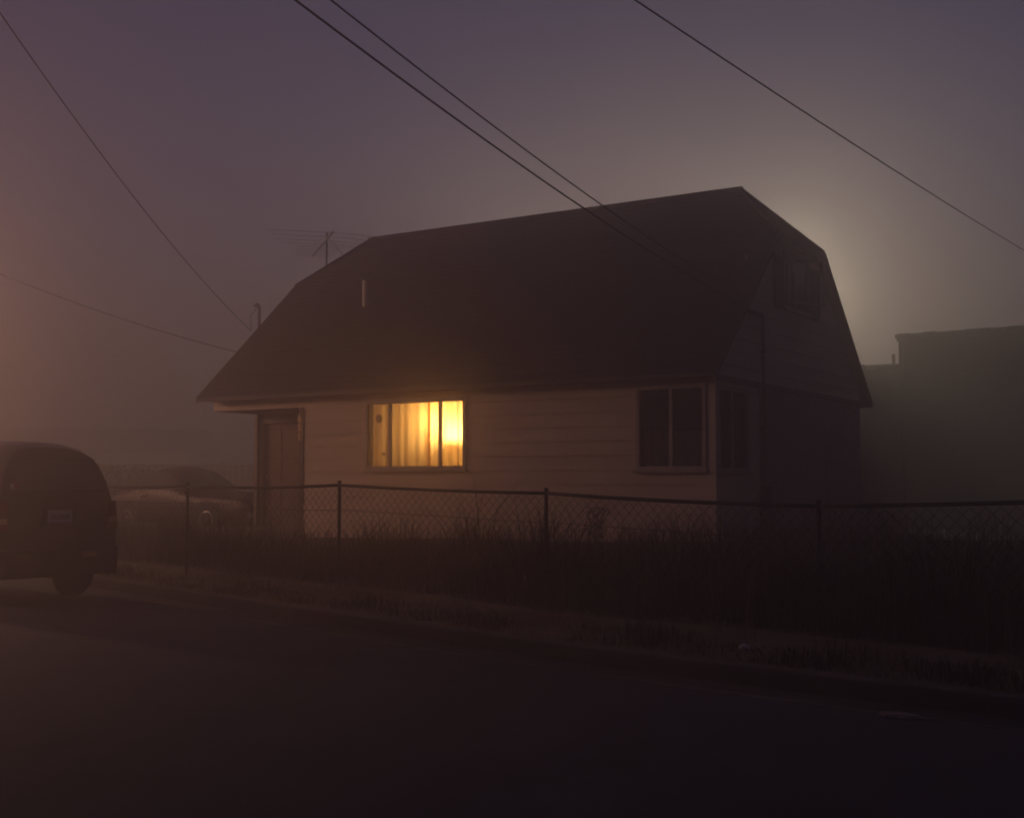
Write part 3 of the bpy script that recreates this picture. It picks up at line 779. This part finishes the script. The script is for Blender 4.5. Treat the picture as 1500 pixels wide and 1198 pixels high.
# rear glass, curved to the tail
def rear_patch(z0, z1, w0, w1, off, nx=8, nz=5):
    m = MB()
    for j in range(nz + 1):
        z = z0 + (z1 - z0) * j / nz; w_ = w0 + (w1 - w0) * j / nz
        for i in range(nx + 1):
            x = -w_ + 2 * w_ * i / nx; p = suv_pt(0, .5, z); m.v.append((x, p.y - off + .03 * (x / .8) ** 2, p.z))
    for j in range(nz):
        for i in range(nx): a = j*(nx+1) + i; m.f.append((a, a+1, a+nx+2, a+nx+1))
    return m
rw = rear_patch(1.42, 1.86, .70, .54, .035).build('rear_window', M['black'], suv, smooth=True, recalc=False)
rear_patch(1.45, 1.835, .665, .52, .042).build('pane', mat('van_glass', (.09,.082,.082), (.10,.092,.09), .08, 2, spec=.8), rw, smooth=True, recalc=False)
m = MB(); m.tube([(.1, suv_pt(0, .5, 1.44).y - .07, 1.44), (.42, suv_pt(0, .5, 1.60).y - .07, 1.57)], .010, 5); m.build('wiper', M['black'], rw)
part('sticker', M['sticker_white'], rw, (-.655, -.60, suv_pt(0, .5, 1.5).y - .036, suv_pt(0, .5, 1.5).y - .030, 1.46, 1.53)); part('sticker', M['sticker_red'], rw, (-.598, -.55, suv_pt(0, .5, 1.5).y - .036, suv_pt(0, .5, 1.5).y - .030, 1.46, 1.53))
def side_glass(s0, s1, z0, z1, sgn):
    m = MB()
    for j in range(4):
        z = z0 + (z1 - z0) * j / 3; hw = lerp_table([(zz, h) for h, zz in [(h_, z_) for h_, z_ in PROF[5:]]], z)[0]
        for s in (s0 + .05 * j * (s0 < .5), s1 - (.0 if s1 < 3 else .12 * j)):
            p = suv_pt(s, hw, z); m.v.append((sgn * (p.x + .006), p.y, p.z))
    for j in range(3): m.f.append((j*2, j*2 + 1, j*2 + 3, j*2 + 2))
    m.build('side_window', M['black'], suv, recalc=False)
for sg in (-1, 1):
    for s0, s1 in ((.28, 1.25), (1.35, 2.25), (2.35, 3.3)): side_glass(s0, s1, 1.30, 1.74, sg)
m = MB()
for t in (0, 1):
    for sx in (-1, 1):
        s = 3.36 if t else 3.98; z_ = 1.90 if t else 1.32; m.v.append((sx * (.58 if t else .78), s - .02, z_ + .02))
m.f.append((0, 1, 3, 2)); m.build('windscreen', M['black'], suv, recalc=False)
bp = MB(); bp.hexa([(-.86, .05, .34), (-.80, -.10, .34), (.80, -.10, .34), (.86, .05, .34), (.86, .3, .34), (-.86, .3, .34)], [(-.87, .05, .70), (-.81, -.12, .70), (.81, -.12, .70), (.87, .05, .70), (.87, .3, .70), (-.87, .3, .70)])
bmp = bp.build('bumper', M['bumper'], suv, bevel=.012)
part('reflector', M['amber'], bmp, (.27, .47, -.135, -.118, .58, .65), bevel=.004); part('reflector', M['amber'], bmp, (-.66, -.46, -.135, -.118, .58, .65), bevel=.004)
for sx in (-1, 1):
    tl = MB(); tl.hexa([(sx*.70, -.012, .93), (sx*.865, -.012, .93), (sx*.88, .14, .93), (sx*.70, .14, .93)], [(sx*.70, -.006, 1.30), (sx*.835, -.006, 1.30), (sx*.845, .14, 1.30), (sx*.70, .14, 1.30)])
    t = tl.build('tail_light', M['red'], suv, bevel=.008); MB().box(sx*.72, sx*.84, -.018, -.013, 1.02, 1.09).build('lens', M['amber'], t)
pt = part('number_plate', M['plate'], suv, (-.17, .17, -.032, -.020, 1.02, 1.19), bevel=.004)
for k in range(7): part('character', M['plateink'], pt, (-.13 + k*.038, -.105 + k*.038, -.0345, -.0325, 1.065, 1.135))
part('plate_recess', M['bumper'], suv, (-.24, .24, -.016, .05, .98, 1.23)); part('tailgate_handle', M['bumper'], suv, (-.12, .12, -.03, .02, 1.28, 1.325), bevel=.006)
for sx in (-1, 1):
    for y in (.95, 3.95): wheel(suv, sx*.78, y, .33, .345, .22)
    part('wing_mirror', M['suv'], suv, (sx*.88, sx*1.06, 3.45, 3.55, 1.22, 1.40), bevel=.02)
    for y in (.95, 3.95): MB().lathe([(.42, 0), (.42, sx*.008)], 24, (sx*.872, y, .42), 'x').build('wheel_arch', M['black'], suv)

# coupe in the side yard; local +y heading to the right
ch = Vector((.842, -.54)); rzc = math.atan2(ch.y, ch.x) - math.pi/2
rwp = at(186, 750, 26.2); CG = gz(rwp.x, rwp.y) + .03
nr = Vector((-ch.y, ch.x)); nr = nr if nr.y > 0 else -nr
cc = Vector((rwp.x, rwp.y)) - ch * .85 + nr * .80
coupe = empty('parked_coupe', (cc.x, cc.y, CG), rzc); tag(coupe, 'reddish fastback coupe parked beside the house', 'car')
CP = [(0, .22), (.62, .22), (.76, .28), (.81, .45), (.82, .62), (.80, .80), (.76, .92), (.70, 1.04), (.62, 1.20), (.52, 1.30), (.30, 1.355), (0, 1.37)]
CT = [(0, .86, .93), (.06, .93, .97), (.45, 1.0, 1.0), (1.0, 1.22, 1.0), (1.45, 1.40, 1.0), (1.75, 1.42, 1.0), (2.05, 1.36, 1.0), (2.65, .97, 1.0), (2.75, .94, 1.0), (3.9, .84, .97), (4.25, .74, .92), (4.35, .62, .86)]
def cpt(s, hw, z):
    zt, k = lerp_table(CT, s); zz = z if z <= .62 else .62 + (z - .62) * (max(zt, .63) - .62) / (1.37 - .62)
    u = max(0.0, min(1.0, (zt - .95) / .35)); hh = hw
    if z > .80: hh = hw * u + (.80 * (1 - ((z - .80) / .57) ** 3) if z < 1.36 else 0) * (1 - u)
    return Vector((hh * k, s, zz))
def cring(s):
    r = [cpt(s, h, z) for h, z in CP]; return r + [Vector((-p.x, p.y, p.z)) for p in reversed(r[1:-1])]
cb = loft([0, .03, .06, .2, .45, .7, 1.0, 1.25, 1.45, 1.75, 2.05, 2.35, 2.65, 2.75, 3.2, 3.9, 4.1, 4.25, 4.32, 4.35], cring).build('body', M['coupe'], coupe, smooth=True)
cb.modifiers.new('edge', 'EDGE_SPLIT').split_angle = R(40)
for sx in (-1, 1):
    def gp(s, fz):       # on the greenhouse side
        zt = lerp_table(CT, s)[0]; z = .985 + (zt - .075 - .985) * fz; hw = .765 - .16 * max(0, (z - .985)) / .30 * 1.0
        return (sx * (hw + .035), s, z)
    for (pts, nm) in ((((.78, 0), (1.18, 0), (1.26, .93), (1.02, .75)), 'quarter_window'), (((1.22, 0), (2.42, 0), (2.10, .88), (1.78, 1.0), (1.30, .95)), 'side_window')):
        m = MB(); m.v = [gp(*q) for q in pts]; m.f = [tuple(range(len(pts)))]; m.build(nm, M['black'], coupe, recalc=False)
    m = MB(); m.tube([(sx*.815, .8, .965), (sx*.815, 2.55, .955)], .012, 5); m.build('belt_trim', M['chrome'], coupe)
    part('door_handle', M['chrome'], coupe, (sx*.815, sx*.845, 1.30, 1.46, .79, .82), bevel=.006)
    m = MB(); m.tube([(sx*.835, .35, .70), (sx*.838, 3.9, .66)], .009, 5); m.build('side_trim', M['chrome'], coupe)
    for y in (.85, 3.25): wheel(coupe, sx*.72, y, .30, .30, .20); MB().lathe([(.37, 0), (.37, sx*.006)], 24, (sx*.818, y, .34), 'x').build('wheel_arch', M['black'], coupe)
    part('tail_light', M['red'], coupe, (sx*.40, sx*.70, -.012, .05, .62, .74)); part('headlight', M['plate'], coupe, (sx*.48, sx*.66, 4.27, 4.345, .52, .64))
part('bumper', M['chrome'], coupe, (-.76, .76, -.07, .03, .42, .52), bevel=.02); part('bumper', M['chrome'], coupe, (-.74, .74, 4.30, 4.42, .36, .46), bevel=.02)
m = MB(); m.v = [(-.60, 2.60, 1.005), (.60, 2.60, 1.005), (.50, 2.10, 1.30), (-.50, 2.10, 1.30)]; m.f = [(0, 1, 2, 3)]; m.build('windscreen', M['black'], coupe, recalc=False)

# ------------------------------------------------------------------ neighbours
nb_o = at(1325, 700, 29); nb = empty('neighbour_house', (nb_o.x, nb_o.y, .5), -TH); tag(nb, 'tall dark flat roofed house looming in the fog behind the yard', 'house')
part('wall', M['nwall'], nb, (0, 13, 0, 9, -.6, 4.40)); part('roof', M['nroof'], nb, (-.10, 13.1, -.10, 9.1, 4.402, 4.52))
for k in range(43):
    m = MB(); x = -.12 + k * .31; h = random.uniform(-.012, .018); m.hexa([(x, -.16, 4.46), (x + .29, -.16, 4.46), (x + .29, .10, 4.522), (x, .10, 4.522)], [(x, -.16, 4.54 + h), (x + .29, -.16, 4.54 + h), (x + .29, .10, 4.60 + h), (x, .10, 4.60 + h)]); m.build('coping_tile', M['nroof'], nb)
m = MB(); m.hexa([(2.55, .5, 4.525), (9.0, .5, 4.525), (9.0, 6, 4.525), (2.55, 6, 4.525)], [(3.9, 1.9, 6.0), (7.6, 1.9, 6.0), (7.6, 4.6, 6.0), (3.9, 4.6, 6.0)]); m.build('upper_roof', M['nroof'], nb)
part('gutter_pipe', M['nroof'], nb, (-.06, .02, -.08, -.002, .0, 4.4))
lw = empty('neighbour_wing', HW(0, 0, 0), -TH); lw.location = (nb_o.x, nb_o.y, .5); tag(lw, 'lower dark wing of the foggy neighbour behind the lit house', 'house')
part('wall', M['nwall'], lw, (-11, -.12, .6, 7, -.6, 3.78)); part('roof', M['nroof'], lw, (-11.1, -.11, .5, 7.1, 3.782, 3.89))
for k in range(35):
    m = MB(); x = -11 + k * .31; h = random.uniform(-.012, .018); m.hexa([(x, .44, 3.83), (x + .29, .44, 3.83), (x + .29, .7, 3.892), (x, .7, 3.892)], [(x, .44, 3.90 + h), (x + .29, .44, 3.90 + h), (x + .29, .7, 3.96 + h), (x, .7, 3.96 + h)]); m.build('coping_tile', M['nroof'], lw)
MB().tube([(-.45, .9, 3.85), (-.45, .9, 4.2)], .04, 8).build('vent_pipe', M['nroof'], lw)
fh = empty('far_house', (-28, 66, .5), R(3)); tag(fh, 'pale low house almost lost in the fog beyond the hedge', 'house')
part('wall', M['fwall'], fh, (-10, 10.5, 0, 7, -.5, 2.75))
m = MB(); m.hexa([(-10.4, -.4, 2.76), (10.9, -.4, 2.76), (10.9, 7.4, 2.76), (-10.4, 7.4, 2.76)], [(-10.4, 3.4, 4.1), (10.9, 3.4, 4.1), (10.9, 3.6, 4.1), (-10.4, 3.6, 4.1)]); m.build('roof', M['nroof'], fh)
for x in (-7.5, -3, 1.5):
    wd = part('window', M['wframe'], fh, (x, x + 1.5, -.05, .0, 1.0, 2.2)); part('pane', M['black'], wd, (x + .08, x + .71, -.06, -.051, 1.08, 2.12), (x + .79, x + 1.42, -.06, -.051, 1.08, 2.12))
part('door', M['door'], fh, (4.2, 5.15, -.05, 0, .0, 2.1))
yf = empty('board_fence', (-12.5, 40, .62), R(4)); tag(yf, 'dark board fence across the foggy side yard', 'fence')
for k in range(60):
    part('board', M['porch'], yf, (-5 + k*.2, -5 + k*.2 + .185, 0, .02, -.2, 1.55 + random.uniform(-.02, .02)))
for x in (-5, -1, 3, 6.9): part('post', M['porch'], yf, (x - .05, x + .05, .022, .12, -.3, 1.6))

# ------------------------------------------------------------------ street lamps, pole and wires
def street_lamp(loc, h, arm, label, energy, colr, polemat, r0):
    g = gz(loc[0], loc[1]) if dist(loc[0], loc[1]) > 0 else 0
    root = empty('street_lamp', (loc[0], loc[1], g)); tag(root, label, 'street lamp')
    MB().tube([(0, 0, -.4), (0, 0, h * .5), (0, 0, max(h + .5, 6.6))], [r0, r0*.85, r0*.7], 12).build('pole', polemat, root, smooth=True)
    ax, ay = arm; ah = h - g + .12
    MB().tube([(0, 0, ah - .25), (ax*.4, ay*.4, ah + .06), (ax*.98, ay*.98, ah + .08)], .032, 8).build('arm', M['galv'], root, smooth=True)
    MB().lathe([(.05, .16), (.10, .14), (.15, .06), (.16, .0), (.15, -.01)], 16, (ax, ay, ah)).build('housing', M['galv'], root, smooth=True)
    MB().lathe([(.13, -.012), (.12, -.07), (.06, -.12), (.01, -.13)], 16, (ax, ay, ah)).build('lens', emit_mat('lamp_lens', colr, 30), root, smooth=True)
    ld = bpy.data.lights.new('lamp_light', 'POINT'); ld.energy = energy; ld.color = colr; ld.shadow_soft_size = .12
    lo = bpy.data.objects.new('lamp_light', ld); col.objects.link(lo); lo.parent = root; lo.location = (ax, ay, ah - .32)
lp = at(1118, 430, 38)
street_lamp((lp.x - 1.6, lp.y + .6), lp.z, (1.6, -.6), 'street lamp hidden behind the house whose glow fills the fog', LAMP_BEHIND, (1.0, .92, .70), M['polewood'], .13)
l2 = at(800, 480, 50)
street_lamp((l2.x + .4, l2.y + 1.6), l2.z, (-.4, -1.6), 'street lamp added behind the long roof to widen the warm fog glow', LAMP_GLOW_FILL, (1.0, .84, .66), M['polewood'], .13)
street_lamp((-12.0, 26.4), 4.9, (-2.7, -2.1), 'sodium street lamp on a wooden pole farther along the kerb', LAMP_STREET, (1.0, .53, .34), M['polewood'], .14)

street_lamp((-17.2, 16.1), 5.8, (1.8, 1.4), 'sodium street lamp added across the road to brighten the house front', LAMP_WALL_FILL, (1.0, .53, .34), M['polewood'], .14)

up_ = empty('utility_pole', (-6.5, -1.5, .1)); tag(up_, 'wooden utility pole across the road carrying the wires', 'utility pole')
MB().tube([(0, 0, -.5), (0, 0, 6), (0, 0, 12.7)], [.16, .14, .11], 14).build('pole', M['polewood'], up_, smooth=True)
part('crossarm', M['polewood'], up_, (-1.1, 1.1, -.18, -.08, 12.15, 12.28))
for x in (-.95, -.35, .35, .95): MB().lathe([(.03, 12.282), (.05, 12.32), (.03, 12.36), (.05, 12.4), (.02, 12.45)], 10, (x, -.13, 0)).build('insulator', M['plate'], up_)
def wire(A, B, sag, r, label, grp=None):
    A, B = Vector(A), Vector(B); m = MB(); n = 40; pts = []
    for i in range(n + 1):
        t = i / n; p = A.lerp(B, t); p.z -= 4 * sag * t * (1 - t); pts.append(p - B)
    m.tube(pts, r, 6); o = m.build('overhead_wire', M['black'], None, smooth=True); o.location = B; tag(o, label, 'wire', 'overhead wires'); return o
B1 = HW(.05, 1.43, 4.22)
wire((-6.5, -1.5, 6.61), B1, .5, .009, 'lower of the two service wires running down to the gable conduit')
wire((-6.5, -1.5, 6.87), B1 + Vector((0, 0, .14)), .50, .0075, 'upper of the two service wires running down to the gable conduit')
wire((-6.5, -1.5, 5.46), at(1700, 472, 33), .42, .0075, 'single black wire slanting across the open sky to the tall dark neighbour')
wire((-6.5, -1.5, 12.57), at(367, 484, 27), 1.2, .009, 'steep wire dropping to the service mast behind the roof')
wire((-12.0, 26.4, 6.45), at(360, 519, 29), .15, .010, 'low faint wire from the sodium lamp pole to the back of the roof')
m = MB(); q = at(379, 447, 27)
m.tube([q - q, Vector((-.18, 0, -.25)), Vector((-.15, 0, -.55)), at(367, 484, 27) - q], .008, 6); o = m.build('drip_loop', M['black'], None, smooth=True); o.location = q; tag(o, 'drooping loop of cable at the service mast head', 'cable')

# ------------------------------------------------------------------ litter
def crumple(name, x, y, ext, mt, label, cat, seed, n=2):
    p = at(x, y, 10); d = p - Vector((0, 0, CH)); t = -(CH - .02) / d.z; q = Vector((0, 0, CH)) + d * t
    bm = bmesh.new(); bmesh.ops.create_icosphere(bm, subdivisions=3, radius=1)
    for v in bm.verts:
        k = 1 + .45 * mnoise.noise(v.co * 2.2 + Vector((seed, 0, 0))) + .25 * mnoise.noise(v.co * 5 + Vector((0, seed, 0)))
        v.co = Vector((v.co.x * ext[0] * k, v.co.y * ext[1] * k, max(-.9, v.co.z * k) * ext[2]))
    me = bpy.data.meshes.new(name); bm.to_mesh(me); bm.free(); me.materials.append(mt)
    o = bpy.data.objects.new(name, me); col.objects.link(o); dd = dist(q.x, q.y)
    base = (0.0 if dd < .1 else (-.01 if dd < .47 else gz(q.x, q.y, max(dd, .65)))) + ext[2] * .9
    o.location = (q.x, q.y, base); tag(o, label, cat); return o
crumple('paper_scrap', 1090, 975, (.045, .035, .022), M['white'], 'crumpled white paper scrap on the verge by the kerb', 'litter', 2)
o = crumple('rag', 1318, 1047, (.14, .045, .02), M['rag'], 'flattened pale rag lying in the gutter', 'litter', 5); o.rotation_euler[2] = R(-30)

# ------------------------------------------------------------------ fog
hz = part('haze', M['black'], None, (-200, 200, -200, 200, -1.6, 14.0))
hz.data.materials.clear(); hm = bpy.data.materials.new('fog'); hm.use_nodes = True; t = hm.node_tree; t.nodes.clear()
ho = t.nodes.new('ShaderNodeOutputMaterial'); pv = t.nodes.new('ShaderNodeVolumePrincipled')
pv.inputs['Color'].default_value = (.97, .88, .82, 1); pv.inputs['Density'].default_value = HAZE_DENSITY * .52; pv.inputs['Anisotropy'].default_value = .38
pw = t.nodes.new('ShaderNodeVolumePrincipled')          # the droplets' narrow forward lobe, which makes halos round lights
pw.inputs['Color'].default_value = (.97, .90, .84, 1); pw.inputs['Density'].default_value = HAZE_DENSITY * .48; pw.inputs['Anisotropy'].default_value = .93
av = t.nodes.new('ShaderNodeAddShader'); t.links.new(pv.outputs[0], av.inputs[0]); t.links.new(pw.outputs[0], av.inputs[1])
t.links.new(av.outputs[0], ho.inputs['Volume']); hz.data.materials.append(hm)
tag(hz, 'even night fog filling the street and yard', 'fog', kind='stuff')
